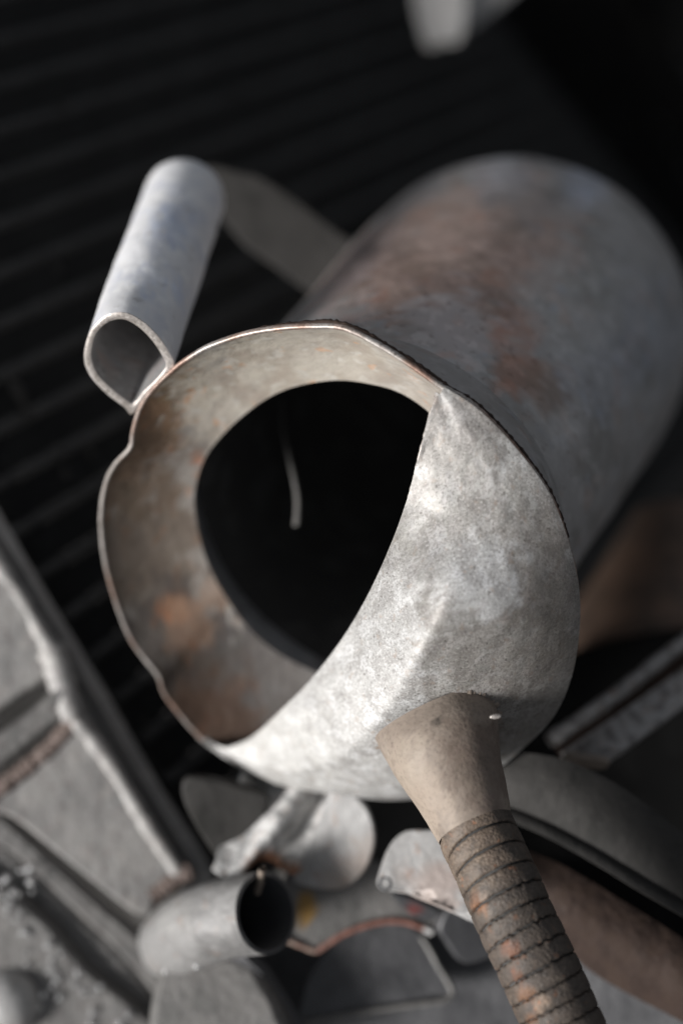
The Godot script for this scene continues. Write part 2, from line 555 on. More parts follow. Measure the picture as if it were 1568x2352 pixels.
func radiator_tank() -> void:
	var o := thing("radiator_tank", on_rad(120, 1750, 0.0), "dusty grey end tank of the radiator with flange, bright ridge and cross ribs", "radiator tank")
	var fl := 0.016
	# flange between the dark gap and the ridge
	start()
	plate(flat_curve([[-120, 955], [0, 1168], [120, 1375], [250, 1590], [370, 1800], [495, 2005], [440, 2060], [400, 2000], [330, 1870], [270, 1760], [180, 1640], [130, 1510], [40, 1350], [-120, 1080]], 3), on_rad(200, 1500, fl), (RN - RT * 0.15).normalized(), 0.012, 0.002, 0.0004, func(_w): return Color.WHITE)
	obj("flange", M.cast_lit, o)
	# dark header plate in the gap beside the tubes
	start()
	plate(flat_curve([[-150, 880], [20, 1080], [160, 1280], [330, 1560], [470, 1800], [640, 2060], [500, 2090], [380, 1880], [250, 1660], [100, 1400], [-150, 1020]], 3), on_rad(200, 1500, -0.012), RN, 0.006, 0.002)
	obj("header_plate", M.black, o)
	# the raised line on the flange's middle
	start()
	var lip := []
	for q in [[-60, 1130], [60, 1310], [180, 1520], [290, 1710], [400, 1900], [455, 1990]]: lip.append(on_rad(q[0] - 12, q[1] + 12, fl + 0.0012))
	var lc := curve(lip, 10)
	var rad := []
	for i in lc.size(): rad.append(0.0022 + 0.0004 * noise.get_noise_1d(i * 9.0))
	grid(tube_rows(lc, rad, 10), null, true)
	obj("flange_bead", M.cast_dark, o)
	# bright ridge
	start()
	var rp := []
	for q in [[-80, 1165], [0, 1290], [42, 1352], [85, 1425], [128, 1500], [150, 1565], [172, 1635], [215, 1690], [268, 1765], [310, 1835], [350, 1900], [400, 1975], [420, 2010]]: rp.append(on_rad(q[0] - 6, q[1] + 4, fl + 0.0035))
	lc = curve(rp, 12)
	rad = []
	for i in lc.size(): rad.append(0.0036 + 0.0010 * noise.get_noise_1d(i * 2.0) + 0.0003 * noise.get_noise_1d(i * 9.0) + (0.0022 if i > 45 and i < 74 else 0.0))
	grid(tube_rows(lc, rad, 12), null, true)
	obj("ridge", M.cast_lit, o)
	# panels between the ribs; their faces fall away from the ridge
	var tilt := (RN - RT * 0.85).normalized()   # the cap falls away from the ridge
	var cap := on_rad(270, 1810, 0.0195)
	var stain := [[on_rad(60, 1790, 0.04), 0.006, Color(0.55, 0.36, 0.32), 0.0]]
	start()
	plate(flat_curve([[-140, 1085], [4, 1292], [88, 1436], [130, 1535], [60, 1590], [0, 1632], [-140, 1720]], 3), on_rad(110, 1480, 0.0215), tilt, 0.02, 0.002, 0.0006, func(w): return stain_and_shade(w, stain))
	obj("panel", M.cast, o)
	start()
	plate(flat_curve([[145, 1575], [165, 1630], [90, 1690], [0, 1765], [-140, 1870], [-140, 1790], [0, 1688], [80, 1630]], 3), on_rad(130, 1640, 0.0190), tilt, 0.02, 0.002, 0.0005, func(w): return stain_and_shade(w, stain))
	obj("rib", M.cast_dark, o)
	start()
	plate(flat_curve([[172, 1652], [258, 1768], [345, 1905], [408, 1990], [365, 2040], [335, 2110], [230, 2040], [130, 1960], [30, 1880], [-40, 1850], [40, 1780], [110, 1720]], 3), cap, tilt, 0.02, 0.002, 0.0006, func(w): return stain_and_shade(w, stain))
	obj("panel", M.cast, o)
	# rib crest with reddish dirt
	start()
	var cp := []
	for q in [[-60, 1865], [0, 1810], [60, 1765], [120, 1712], [170, 1655]]: cp.append(hit(q[0], q[1], cap - tilt * 0.0012, tilt))
	lc = curve(cp, 14)
	rad = []
	for i in lc.size(): rad.append(0.0036 + 0.0012 * noise.get_noise_1d(i * 6.0))
	grid(tube_rows(lc, rad, 12), null, true)
	obj("dirty_rib", M.dirt, o)
	start()
	cp = []
	for q in [[350, 2060], [395, 2025], [440, 1998]]: cp.append(hit(q[0], q[1], cap - tilt * 0.0015, tilt))
	lc = curve(cp, 14)
	rad = []
	for i in lc.size(): rad.append(0.004 + 0.0012 * noise.get_noise_1d(i * 6.0 + 90))
	grid(tube_rows(lc, rad, 12), null, true)
	obj("dirty_rib", M.dirt, o)
	# lower edge: flat steps along the tank's outer side
	var edges := [[[-80, 1800], [20, 1885], [130, 1985], [230, 2075], [320, 2150], [400, 2240], [470, 2330], [520, 2420]], [[-90, 1880], [30, 1965], [120, 2045], [210, 2130], [300, 2220], [370, 2310], [430, 2420]], [[-90, 1960], [0, 2030], [90, 2115], [170, 2200], [250, 2290], [330, 2420]]]
	for k in 2:
		var strip: Array = edges[k].duplicate()
		var other: Array = edges[k + 1].duplicate()
		other.reverse()
		start()
		plate(flat_curve(strip + other, 3), hit(120, 2000, cap - tilt * (0.0045 + 0.003 * k), tilt), (tilt - RT * 0.25 * k).normalized(), 0.008, 0.0022, 0.0007, func(_w): return Color.WHITE)
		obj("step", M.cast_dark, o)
	# the side below, thick with grit
	var side_n := (RN - RT * 1.0).normalized()
	var side_at := hit(60, 2150, cap - tilt * 0.002, tilt)
	start()
	plate(flat_curve([[-200, 1980], [60, 2080], [200, 2230], [330, 2330], [480, 2480], [-200, 2500]], 3), side_at, side_n, 0.02, 0.002, 0.0008, func(_w): return Color.WHITE)
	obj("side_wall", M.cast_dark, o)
	start()
	var kc := hit(15, 2300, side_at, side_n)
	var rows := []
	for i in 13:
		var ph := PI * i / 12.0 * 0.6
		rows.append(ring(kc + D(-0.3, 0.2, 0.93) * cos(ph) * 0.012, D(1, 0.1, 0.3), D(0.1, -1, 0.2), maxf(sin(ph), 0.001) * 0.0145, 28))
	grid(rows, null, true)
	obj("knob", M.pale, o)
	# small beads of water that catch the light
	var rng := RandomNumberGenerator.new()
	rng.seed = 9
	start()
	for k in 64:
		var q := Vector2(rng.randf_range(-10, 75), rng.randf_range(1985, 2160)) if k < 28 else Vector2(rng.randf_range(60, 350), 0)
		if k >= 28: q.y = 2110 + (q.x - 60) * 0.85 + rng.randf_range(0, 190)
		var c := hit(q.x, q.y, side_at + side_n * 0.0012, side_n)
		var r := rng.randf_range(0.0007, 0.0018)
		var rs := []
		for i in 5:
			var ph := PI * i / 4.0
			rs.append(ring(c + side_n * cos(ph) * r, RT, RQ, maxf(sin(ph), 0.02) * r, 8))
		grid(rs, null, true)
	var beads := obj("water_beads", M.droplet, o)
	beads.set_meta("kind", "stuff")

func background() -> void:
	# pale bent sheet end at the top of the frame
	var at := P(1020, 60, 0.86)
	var o := thing("bent_sheet", at, "pale blurred sheet metal corner hanging in at the top edge", "sheet metal")
	start()
	var n := D(-0.5, 0.15, 0.85)
	plate(flat_curve([[930, -160], [948, 0], [966, 80], [980, 108], [1012, 96], [1062, 70], [1062, -160]], 4), at, n, 0.003, 0.001)
	obj("face", M.pale, o)
	start()
	plate(flat_curve([[1058, -160], [1040, 20], [1000, 105], [1030, 94], [1100, 55], [1185, -15], [1330, -160]], 4), P(1060, 40, 0.863), D(0.45, -0.2, 0.87), 0.003, 0.001)
	obj("side", M.pale, o)
	# panels standing at the back right; their shade is put into a near-black colour
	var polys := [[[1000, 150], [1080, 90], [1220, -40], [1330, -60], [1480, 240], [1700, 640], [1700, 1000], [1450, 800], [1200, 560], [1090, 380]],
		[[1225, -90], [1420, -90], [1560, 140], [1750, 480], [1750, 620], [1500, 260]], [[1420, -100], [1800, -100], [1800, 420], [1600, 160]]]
	var labels := ["folded panel behind the far end of the canister, its shade put into a near-black colour", "narrow panel strip crossing the upper right corner, coloured near-black to stand for shade", "sheet filling the outermost upper right corner, its near-black colour standing for shade"]
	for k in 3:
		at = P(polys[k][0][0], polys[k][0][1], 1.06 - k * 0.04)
		o = thing("scrap_sheet", at, labels[k], "scrap sheet", "sheets in the upper right with shade put into their colour")
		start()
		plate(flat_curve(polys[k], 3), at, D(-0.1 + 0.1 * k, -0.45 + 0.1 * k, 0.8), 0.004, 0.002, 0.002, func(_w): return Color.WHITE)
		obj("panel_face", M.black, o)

# ---------- the canister ----------
var AX: Vector3   # its axis, pointing away
var RC: Vector3   # rim centre
var lid := []     # rows of the half cover's surface
var NR: Vector3   # rim plane normal, towards the viewer
const RIM := [[400, 840], [435, 815], [480, 790], [560, 763], [640, 749], [720, 745], [790, 749], [870, 788], [950, 838], [1020, 888], [1090, 930], [1180, 1022], [1260, 1132], [1302, 1240], [1326, 1350], [1327, 1450], [1310, 1550], [1268, 1645], [1190, 1725],
	[1110, 1785], [1010, 1822], [910, 1834], [800, 1826], [650, 1802], [570, 1770], [505, 1730], [450, 1688], [402, 1632], [372, 1590], [362, 1556], [330, 1515], [297, 1468], [262, 1380], [236, 1280], [228, 1180], [240, 1105], [262, 1062], [296, 1024], [302, 985], [320, 930], [352, 885]]
const HOLE := [[760, 874], [850, 882], [930, 908], [1010, 970], [1070, 1050], [1105, 1150], [1110, 1240], [1085, 1350], [1040, 1430], [970, 1500], [880, 1545], [780, 1556], [700, 1534], [600, 1472], [520, 1375], [470, 1275], [447, 1165], [455, 1095], [485, 1030], [560, 953], [650, 897]]

func rim_at(q: Array, h: float) -> Vector3:
	return hit(q[0], q[1], RC - NR * h, NR)

func around(px: Array, h: float, n: int) -> PackedVector3Array:
	var w := []
	for q in px: w.append(rim_at(q, h))
	var c := curve(w, 6, true)
	c.append(c[0])
	var out := resample(c, n + 1)
	out.remove_at(n)
	return out

func canister() -> void:
	AX = D(0.385, 0.477, -0.79)
	NR = -D(0.335, 0.425, -0.841)
	RC = P(780, 1290, 0.52)
	var o := thing("exhaust_canister", RC + AX * 0.12 - Vector3(0, 0.08, 0), "big grey rusty exhaust canister with cut-open end, bright side tube and ribbed pipe", "exhaust canister")
	# outer shell, turned
	var f := frame(AX)
	var prof := [[0.034, 0.0752], [0.06, 0.0772], [0.10, 0.0800], [0.15, 0.0836], [0.19, 0.0862], [0.215, 0.0868], [0.232, 0.0856], [0.245, 0.0815], [0.252, 0.074], [0.256, 0.06], [0.258, 0.03], [0.258, 0.001]]
	var path := []
	for q in prof: path.append(Vector3(q[0], q[1], 0))
	var pc := resample(curve(path, 6), 90)
	var bc := RC + AX * 0.0
	var rows := []
	var cols := []
	var spots := []
	# rust, heat-blue and pale patches at measured places: [x, y, depth, radius mm, colour, strength]
	for s in [[1040, 610, 0.60, 34, Color(1.12, 0.84, 0.72), 0.9], [1170, 530, 0.62, 26, Color(1.12, 0.85, 0.74), 0.85], [820, 620, 0.57, 20, Color(1.25, 1.0, 0.94), 0.8], [930, 655, 0.57, 14, Color(0.9, 0.66, 0.56), 0.8], [1040, 690, 0.57, 14, Color(0.92, 0.68, 0.6), 0.7], [1180, 760, 0.56, 11, Color(1.2, 0.78, 0.64), 0.7],
		[1190, 860, 0.54, 9, Color(1.1, 0.66, 0.5), 0.8], [1260, 890, 0.55, 10, Color(0.9, 0.7, 0.6), 0.7], [1390, 840, 0.58, 18, Color(1.12, 1.17, 1.26), 0.8], [1480, 760, 0.62, 22, Color(0.98, 1.04, 1.14), 0.7], [1340, 425, 0.70, 10, Color(1.2, 1.3, 1.5), 0.8],
		[1150, 400, 0.69, 12, Color(1.15, 1.2, 1.35), 0.6], [840, 580, 0.60, 5, Color(0.5, 0.42, 0.4), 0.7], [1320, 700, 0.60, 20, Color(1.2, 1.2, 1.18), 0.6], [1030, 780, 0.53, 16, Color(1.3, 1.28, 1.3), 0.7], [1300, 980, 0.52, 6, Color(1.5, 1.5, 1.5), 0.6], [1220, 440, 0.69, 16, Color(0.6, 0.6, 0.6), 0.6]]:
		spots.append([P(s[0], s[1], s[2]), s[3] * 0.001 * 1.3, s[4], s[5]])
	# bring each spot onto the shell
	for s in spots:
		var rel: Vector3 = s[0] - O
		var dir := rel.normalized()
		var best := INF
		for k in 400:
			var w := O + dir * (0.40 + k * 0.001)
			var z := (w - bc).dot(AX)
			if z < 0.01 or z > 0.25: continue
			var d := ((w - bc) - AX * z).length() - lerpf(0.074, 0.0868, clampf((z - 0.012) / 0.2, 0, 1))
			if d < 0.0:
				s[0] = w
				break
	for q in pc:
		var r := ring(bc + AX * q.x, f[0], f[1], q.y, 120)
		var cl := PackedColorArray()
		for k in r.size():
			var dn := (r[k] - bc - AX * q.x).normalized()
			r[k] += dn * 0.0008 * noise.get_noise_3dv(r[k] * 350.0)
			cl.append(stain_and_shade(r[k], spots))
		rows.append(r)
		cols.append(cl)
	start()
	grid(rows, cols, true)
	obj("shell", M.body, o)
	# sooty inside of the shell
	start()
	rows = []
	for z in [0.028, 0.08, 0.14, 0.2, 0.235]: rows.append(ring(bc + AX * z, f[0], f[1], 0.0725 if z < 0.2 else (0.07 if z < 0.23 else 0.001), 64))
	grid(rows, null, true)
	obj("shell_inside", M.soot, o)
	# the head: rim, bowl and the round hole in its back
	var n := 200
	var rim := around(RIM, 0.0, n)
	var hole := around(HOLE, 0.026, n)
	# line the two loops up
	var hc := Vector3.ZERO
	for q in hole: hc += q / n
	var rc := Vector3.ZERO
	for q in rim: rc += q / n
	var fr := frame(NR)
	var ang := func(q: Vector3, c: Vector3) -> float: return atan2((q - c).dot(fr[1]), (q - c).dot(fr[0]))
	var hang := []
	for q in hole: hang.append(ang.call(q, hc))
	var match_hole := PackedVector3Array()
	for q in rim:
		var a: float = ang.call(q, rc)
		var bi := 0
		var bd := INF
		for k in n:
			var d := absf(angle_difference(a, hang[k]))
			if d < bd: bd = d; bi = k
		# between two samples
		var k0 := bi
		var k1 := (bi + 1) % n
		if absf(angle_difference(hang[k0], a)) > 1e-6 and signf(angle_difference(hang[k0], a)) != signf(angle_difference(hang[k0], hang[k1])): k1 = (bi - 1 + n) % n
		var tt: float = clampf(absf(angle_difference(hang[k0], a)) / maxf(absf(angle_difference(hang[k0], hang[k1])), 1e-6), 0, 1)
		match_hole.append(hole[k0].lerp(hole[k1], tt))
	var th := 0.0017
	var ispots := []  # rust and soot; shade at lower left and light on top painted in too
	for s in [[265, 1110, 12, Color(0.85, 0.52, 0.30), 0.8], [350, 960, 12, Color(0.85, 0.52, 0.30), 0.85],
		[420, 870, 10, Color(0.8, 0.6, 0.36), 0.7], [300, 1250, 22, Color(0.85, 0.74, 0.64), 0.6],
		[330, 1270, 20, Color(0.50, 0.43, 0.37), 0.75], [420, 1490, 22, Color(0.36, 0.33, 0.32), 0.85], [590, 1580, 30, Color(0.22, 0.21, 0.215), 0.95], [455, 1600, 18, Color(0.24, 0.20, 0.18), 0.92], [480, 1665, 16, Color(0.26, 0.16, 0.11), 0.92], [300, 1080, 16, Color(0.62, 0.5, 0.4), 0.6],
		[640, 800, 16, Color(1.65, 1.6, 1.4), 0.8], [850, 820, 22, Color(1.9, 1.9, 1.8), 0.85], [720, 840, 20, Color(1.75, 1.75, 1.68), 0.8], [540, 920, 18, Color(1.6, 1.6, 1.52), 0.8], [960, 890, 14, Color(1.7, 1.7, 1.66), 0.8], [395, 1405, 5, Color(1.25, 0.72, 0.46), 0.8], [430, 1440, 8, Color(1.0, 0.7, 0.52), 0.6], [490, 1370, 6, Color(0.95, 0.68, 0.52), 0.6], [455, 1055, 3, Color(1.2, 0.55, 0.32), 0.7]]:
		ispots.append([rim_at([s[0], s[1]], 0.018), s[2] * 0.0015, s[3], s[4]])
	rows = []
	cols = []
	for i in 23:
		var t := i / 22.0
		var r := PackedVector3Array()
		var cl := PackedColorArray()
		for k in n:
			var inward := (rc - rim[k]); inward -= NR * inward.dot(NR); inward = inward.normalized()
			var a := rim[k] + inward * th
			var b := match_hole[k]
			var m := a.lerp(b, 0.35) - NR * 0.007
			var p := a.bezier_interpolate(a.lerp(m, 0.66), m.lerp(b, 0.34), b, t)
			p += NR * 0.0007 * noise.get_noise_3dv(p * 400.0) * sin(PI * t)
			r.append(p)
			cl.append(stain_and_shade(p, ispots))
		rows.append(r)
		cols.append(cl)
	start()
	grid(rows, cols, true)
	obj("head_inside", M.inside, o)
	# outside of the head and the cut edge of its sheet
	start()
	rows = []
	for i in 13:
		var t := i / 12.0
		var r := PackedVector3Array()
		for k in n:
			var a := rim[k]
			var inward := (rc - a); inward -= NR * inward.dot(NR); inward = inward.normalized()
			var b := bc + AX * 0.038
			var out := a - bc - AX * (a - bc).dot(AX)
			b += out.normalized() * 0.0750
			var m := a - NR * 0.004 + inward * 0.001
			r.append(a.bezier_interpolate(a.lerp(m, 0.6), m.lerp(b, 0.3), b, t))
		rows.append(r)
	grid(rows, null, true)
	obj("head_outside", M.body, o)
	start()
	var e0 := PackedVector3Array(); var e1 := PackedVector3Array(); var e2 := PackedVector3Array(); var e3 := PackedVector3Array(); var e4 := PackedVector3Array()
	var ec := PackedColorArray()
	for k in n:
		var a := rim[k]
		var inward := (rc - a); inward -= NR * inward.dot(NR); inward = inward.normalized()
		var j := 0.00025 * noise.get_noise_3dv(a * 2500.0)
		e0.append(a - NR * 0.002)
		e1.append(a + NR * (0.0002 + j))
		e2.append(a + inward * th * 0.5 + NR * (0.0009 + j))
		e3.append(a + inward * th + NR * (0.0002 + j))
		e4.append(a + inward * th - NR * 0.002)
		var q := noise.get_noise_3dv(a * 700.0)
		ec.append(Color(1, 1, 1).lerp(Color(0.75, 0.5, 0.4), clampf(q * 2.0 + 0.25, 0, 0.9)))
	grid([e0, e1, e2, e3, e4], [ec, ec, ec, ec, ec], true)
	obj("rim_edge", M.zinc_edge, o)
	cover(o, rim, rc, th)
	weld(o)
	side_tube(o)
	neck_and_hose(o)

func cover(o: Node3D, _rim: PackedVector3Array, _rc: Vector3, _th: float) -> void:
	# the half of the end cap that is left: from the rim up to a crease and down to the cut edge
	var nu := 150
	var nv := 60
	var r := []
	for q in [[1018, 892], [1088, 934], [1176, 1024], [1256, 1134], [1298, 1242], [1322, 1350], [1323, 1450], [1306, 1550], [1264, 1643], [1186, 1722], [1108, 1781], [1010, 1818], [910, 1830], [800, 1822], [652, 1797], [572, 1765], [508, 1726], [458, 1690]]: r.append(rim_at(q, 0.0))
	var rimc := resample(curve(r, 8), nu)
	var cpx := [[1012, 905, 0.001], [1040, 980, 0.004], [1070, 1080, 0.008], [1078, 1180, 0.0145], [1065, 1280, 0.0235], [1035, 1375, 0.036], [985, 1465, 0.038], [930, 1560, 0.038], [872, 1645, 0.035], [805, 1715, 0.029], [730, 1758, 0.020], [640, 1765, 0.012], [560, 1745, 0.006], [500, 1715, 0.002], [462, 1694, 0.0005]]
	var epx := [[1006, 902, 0.001], [985, 962, 0.004], [962, 1050, 0.008], [932, 1170, 0.012], [896, 1270, 0.015], [850, 1370, 0.016], [790, 1470, 0.016], [720, 1560, 0.015], [640, 1640, 0.011], [585, 1688, 0.006], [535, 1712, 0.003], [492, 1712, 0.0015], [462, 1697, 0.0]]
	var cw := []
	for q in cpx: cw.append(rim_at([q[0], q[1]], -q[2]))
	var ew := []
	for q in epx: ew.append(rim_at([q[0], q[1]], -q[2]))
	var cr := resample(curve(cw, 8), nu)
	var ed := resample(curve(ew, 8), nu)
	var spots := []  # rust and dirt; the lit lower left and shaded right painted in too
	for s in [[1010, 920, 4, Color(0.75, 0.42, 0.28), 0.9], [985, 985, 3, Color(0.9, 0.55, 0.4), 0.9], [1075, 915, 3, Color(1.35, 1.4, 1.45), 0.8], [970, 1085, 3.5, Color(1.2, 1.25, 1.3), 0.7], [1235, 1130, 4, Color(1.3, 1.33, 1.36), 0.7], [1100, 1310, 10, Color(1.35, 1.37, 1.4), 0.75], [1110, 1380, 8, Color(1.3, 1.32, 1.35), 0.7],
		[1200, 1430, 17, Color(0.86, 0.76, 0.68), 0.7], [1270, 1480, 10, Color(0.72, 0.66, 0.62), 0.7], [1180, 1580, 12, Color(0.78, 0.69, 0.62), 0.6], [1000, 1050, 7, Color(0.74, 0.69, 0.65), 0.6], [940, 1230, 7, Color(0.8, 0.78, 0.76), 0.5], [1090, 1600, 14, Color(0.8, 0.77, 0.73), 0.5], [1280, 1250, 7, Color(0.9, 0.78, 0.7), 0.6],
		[1230, 1380, 22, Color(0.52, 0.48, 0.45), 0.85], [1180, 1530, 24, Color(0.50, 0.465, 0.435), 0.85], [1080, 1480, 14, Color(0.60, 0.585, 0.565), 0.75], [1040, 1000, 17, Color(0.52, 0.495, 0.475), 0.8], [955, 1210, 15, Color(0.56, 0.545, 0.53), 0.7], [1200, 1680, 18, Color(0.52, 0.50, 0.48), 0.75], [1180, 1180, 14, Color(0.68, 0.65, 0.62), 0.7], [1120, 1330, 10, Color(1.15, 1.16, 1.18), 0.8],
		[800, 1690, 14, Color(1.3, 1.3, 1.3), 0.6], [860, 1560, 12, Color(1.25, 1.25, 1.25), 0.6], [650, 1740, 16, Color(1.3, 1.3, 1.28), 0.6], [1025, 1110, 15, Color(0.72, 0.70, 0.68), 0.75]]:  # the last patch darkens a highlight where the crease begins
		spots.append([rim_at([s[0], s[1]], -0.02), s[2] * 0.00016 * 9.0, s[3], s[4]])
	var rows := []
	var cols := []
	for i in nv + 1:
		var t := float(i) / nv
		var row := PackedVector3Array()
		var cl := PackedColorArray()
		for k in nu:
			var p: Vector3
			var a := rimc[k]
			var c := cr[k]
			var e := ed[k]
			var hc := (c - a).dot(NR)
			if t < 0.5:
				var s := t / 0.5
				p = a.lerp(c, s)
				var ridge := smoothstep(0.16, 0.36, float(k) / nu)   # lower down the right-hand side is flatter and leaves a real crease
				p += NR * (hc * lerpf(pow(sin(PI * 0.5 * s), 0.9) - s, 0.75 * s * (1.0 - s) * (1.4 - s), ridge))
			else:
				var s := (t - 0.5) / 0.5
				p = c.lerp(e, s) + NR * hc * 0.05 * sin(PI * s)
			row.append(p)
		rows.append(row)
	# the crease is soft at the top and sharper towards the neck
	for pass_i in 60:
		for i in range(nv / 2 - 12, nv / 2 + 13):
			for k in nu:
				if pass_i < 2 + 58 * (1.0 - smoothstep(0.14, 0.34, float(k) / nu)): rows[i][k] = (rows[i - 1][k] + rows[i][k] * 2.0 + rows[i + 1][k]) / 4.0
	for pass_i in 40:
		for i in range(1, nv):
			var r0: PackedVector3Array = rows[i].duplicate()
			for k in range(1, 95):
				var wgt := 0.5 * smoothstep(80.0, 40.0, float(k)) * smoothstep(0.0, 0.1, float(i) / nv) * smoothstep(1.0, 0.9, float(i) / nv)
				rows[i][k] = r0[k].lerp((r0[k - 1] + r0[k + 1]) / 2.0, wgt)
	for i in nv + 1:
		var cl := PackedColorArray()
		for k in nu:
			var p: Vector3 = rows[i][k]
			var edge := smoothstep(0.0, 0.2, float(i) / nv) * smoothstep(1.0, 0.95, float(i) / nv)
			p += NR * edge * (0.0009 * noise.get_noise_3dv(p * 500.0) + 0.0004 * noise.get_noise_3dv(p * 1700.0))
			rows[i][k] = p
			cl.append(stain_and_shade(p, spots))
		cols.append(cl)
	lid = rows
	start()
	sheet(rows, 0.0013, cols)
	var m := obj("half_cover", M.zinc, o)
	m.set_meta("label", "dusty galvanised half cover with a crease and a cut edge")
	# rusty burr along the cut edge
	start()
	var path := PackedVector3Array()
	var rad := []
	for k in range(4, 118):
		path.append(ed[k] + NR * 0.00015 * noise.get_noise_1d(k * 23.0))
		rad.append(0.0006 + 0.0004 * noise.get_noise_1d(k * 31.0))
	grid(tube_rows(path, rad, 6), null, true)
	obj("burr", M.zinc_edge, m)

func weld(o: Node3D) -> void:
	# lumpy seam where head and shell meet
	start()
	var w := []
	for q in [[600, 757], [680, 746], [770, 742], [840, 768], [905, 806], [965, 845], [1030, 893], [1095, 932], [1180, 1020], [1258, 1128], [1300, 1235]]: w.append(rim_at(q, 0.0022))
	var c := resample(curve(w, 8), 140)
	var rad := []
	for k in c.size(): rad.append(0.0012 + 0.0006 * noise.get_noise_1d(k * 14.0))
	grid(tube_rows(c, rad, 10), null, true)
	obj("weld_seam", M.brown, o)

func side_tube(o: Node3D) -> void:
	var outer := [[400, 842], [388, 808], [363, 772], [330, 740], [287, 718], [243, 725], [210, 757], [195, 800], [196, 838], [214, 872], [250, 908], [286, 935], [304, 952], [330, 915], [365, 878]]
	var inner := [[382, 840], [372, 815], [350, 782], [320, 752], [284, 733], [248, 740], [222, 765], [211, 800], [212, 834], [228, 865], [258, 895], [288, 918], [306, 928], [330, 900], [362, 868]]
	var pl := rim_at([330, 880], 0.0)
	var n2 := D(-0.12, -0.55, 0.83)   # the cut end looks down towards the viewer
	var a := []
	var b := []
	for q in outer: a.append(hit(q[0], q[1], pl, n2))
	for q in inner: b.append(hit(q[0], q[1], pl, n2))
	var n := 72
	var oc := curve(a, 6, true); oc.append(oc[0]); oc = resample(oc, n + 1); oc.remove_at(n)
	var ic := curve(b, 6, true); ic.append(ic[0]); ic = resample(ic, n + 1); ic.remove_at(n)
	# far end: a round section, then a domed cap
	var far := P(424, 455, 0.60)
	var c0 := Vector3.ZERO
	for q in oc: c0 += q / n
	var ax := (far - c0).normalized()
	var ff := frame(ax)
	var r1 := 0.0170
	var ring_at := func(q: Vector3, c: Vector3, r: float) -> Vector3:
		var d := q - c0
		d -= ax * d.dot(ax)
		return c + d.normalized() * r
	var rows := []
	var rowi := []
	var cols := []
	var spots := [[P(395, 600, 0.57), 0.007, Color(0.42, 0.40, 0.38), 0.8], [P(340, 690, 0.55), 0.0045, Color(0.5, 0.46, 0.42), 0.8], [P(390, 530, 0.58), 0.012, Color(0.72, 0.78, 0.92), 0.8], [P(360, 680, 0.55), 0.012, Color(0.8, 0.88, 1.05), 0.7], [P(330, 640, 0.56), 0.012, Color(1.2, 1.2, 1.2), 0.7]]
	for i in 31:
		var t := i / 30.0
		var k := smoothstep(0.0, 0.30, t)
		var r := PackedVector3Array()
		var ri := PackedVector3Array()
		var cl := PackedColorArray()
		for j in n:
			var p := oc[j] + (far - c0) * t
			p = p.lerp(ring_at.call(oc[j], c0.lerp(far, t), r1), k)
			p += (p - c0.lerp(far, t)).normalized() * 0.0006 * noise.get_noise_3dv(p * 500.0)
			r.append(p)
			var pi2 := ic[j] + (far - c0) * t
			ri.append(pi2.lerp(ring_at.call(oc[j], c0.lerp(far, t), r1 - 0.002), k))
			cl.append(stain_and_shade(p, spots))
		rows.append(r); rowi.append(ri); cols.append(cl)
	for i in range(1, 9):
		var ph := PI / 2 * i / 8.0
		var r := PackedVector3Array()
		var cl := PackedColorArray()
		for j in n:
			r.append(ring_at.call(oc[j], far + ax * sin(ph) * 0.014, maxf(cos(ph) * r1, 0.0003)))
			cl.append(Color.WHITE)
		rows.append(r); cols.append(cl)
	start()
	grid(rows, cols, true)
	var m := obj("side_tube", M.bright, o)
	m.set_meta("label", "bright side tube with a drop-shaped open end")
	start()
	grid(rowi, null, true)
	var endc := PackedVector3Array()
	for j in n: endc.append(far - ax * 0.002)
	grid([rowi[30], endc], null, true)
	obj("tube_inside", M.body, m)
	start()
	var mid := PackedVector3Array()
	for j in n: mid.append((oc[j] + ic[j]) / 2 + n2 * 0.0006)
	grid([oc, mid, ic], null, true)
	obj("tube_edge", M.zinc_edge, m)
	# flat strap from the tube's far end to the shell
	start()
	plate(flat_curve([[470, 385], [552, 394], [610, 412], [690, 465], [780, 535], [870, 590], [900, 660], [800, 720], [705, 668], [640, 620], [575, 575], [545, 545], [500, 480]], 3), P(640, 520, 0.66), D(0.15, -0.25, 0.95), 0.003, 0.001, 0.0005, func(_w): return Color.WHITE)
	obj("strap", M.strap_grey, o)

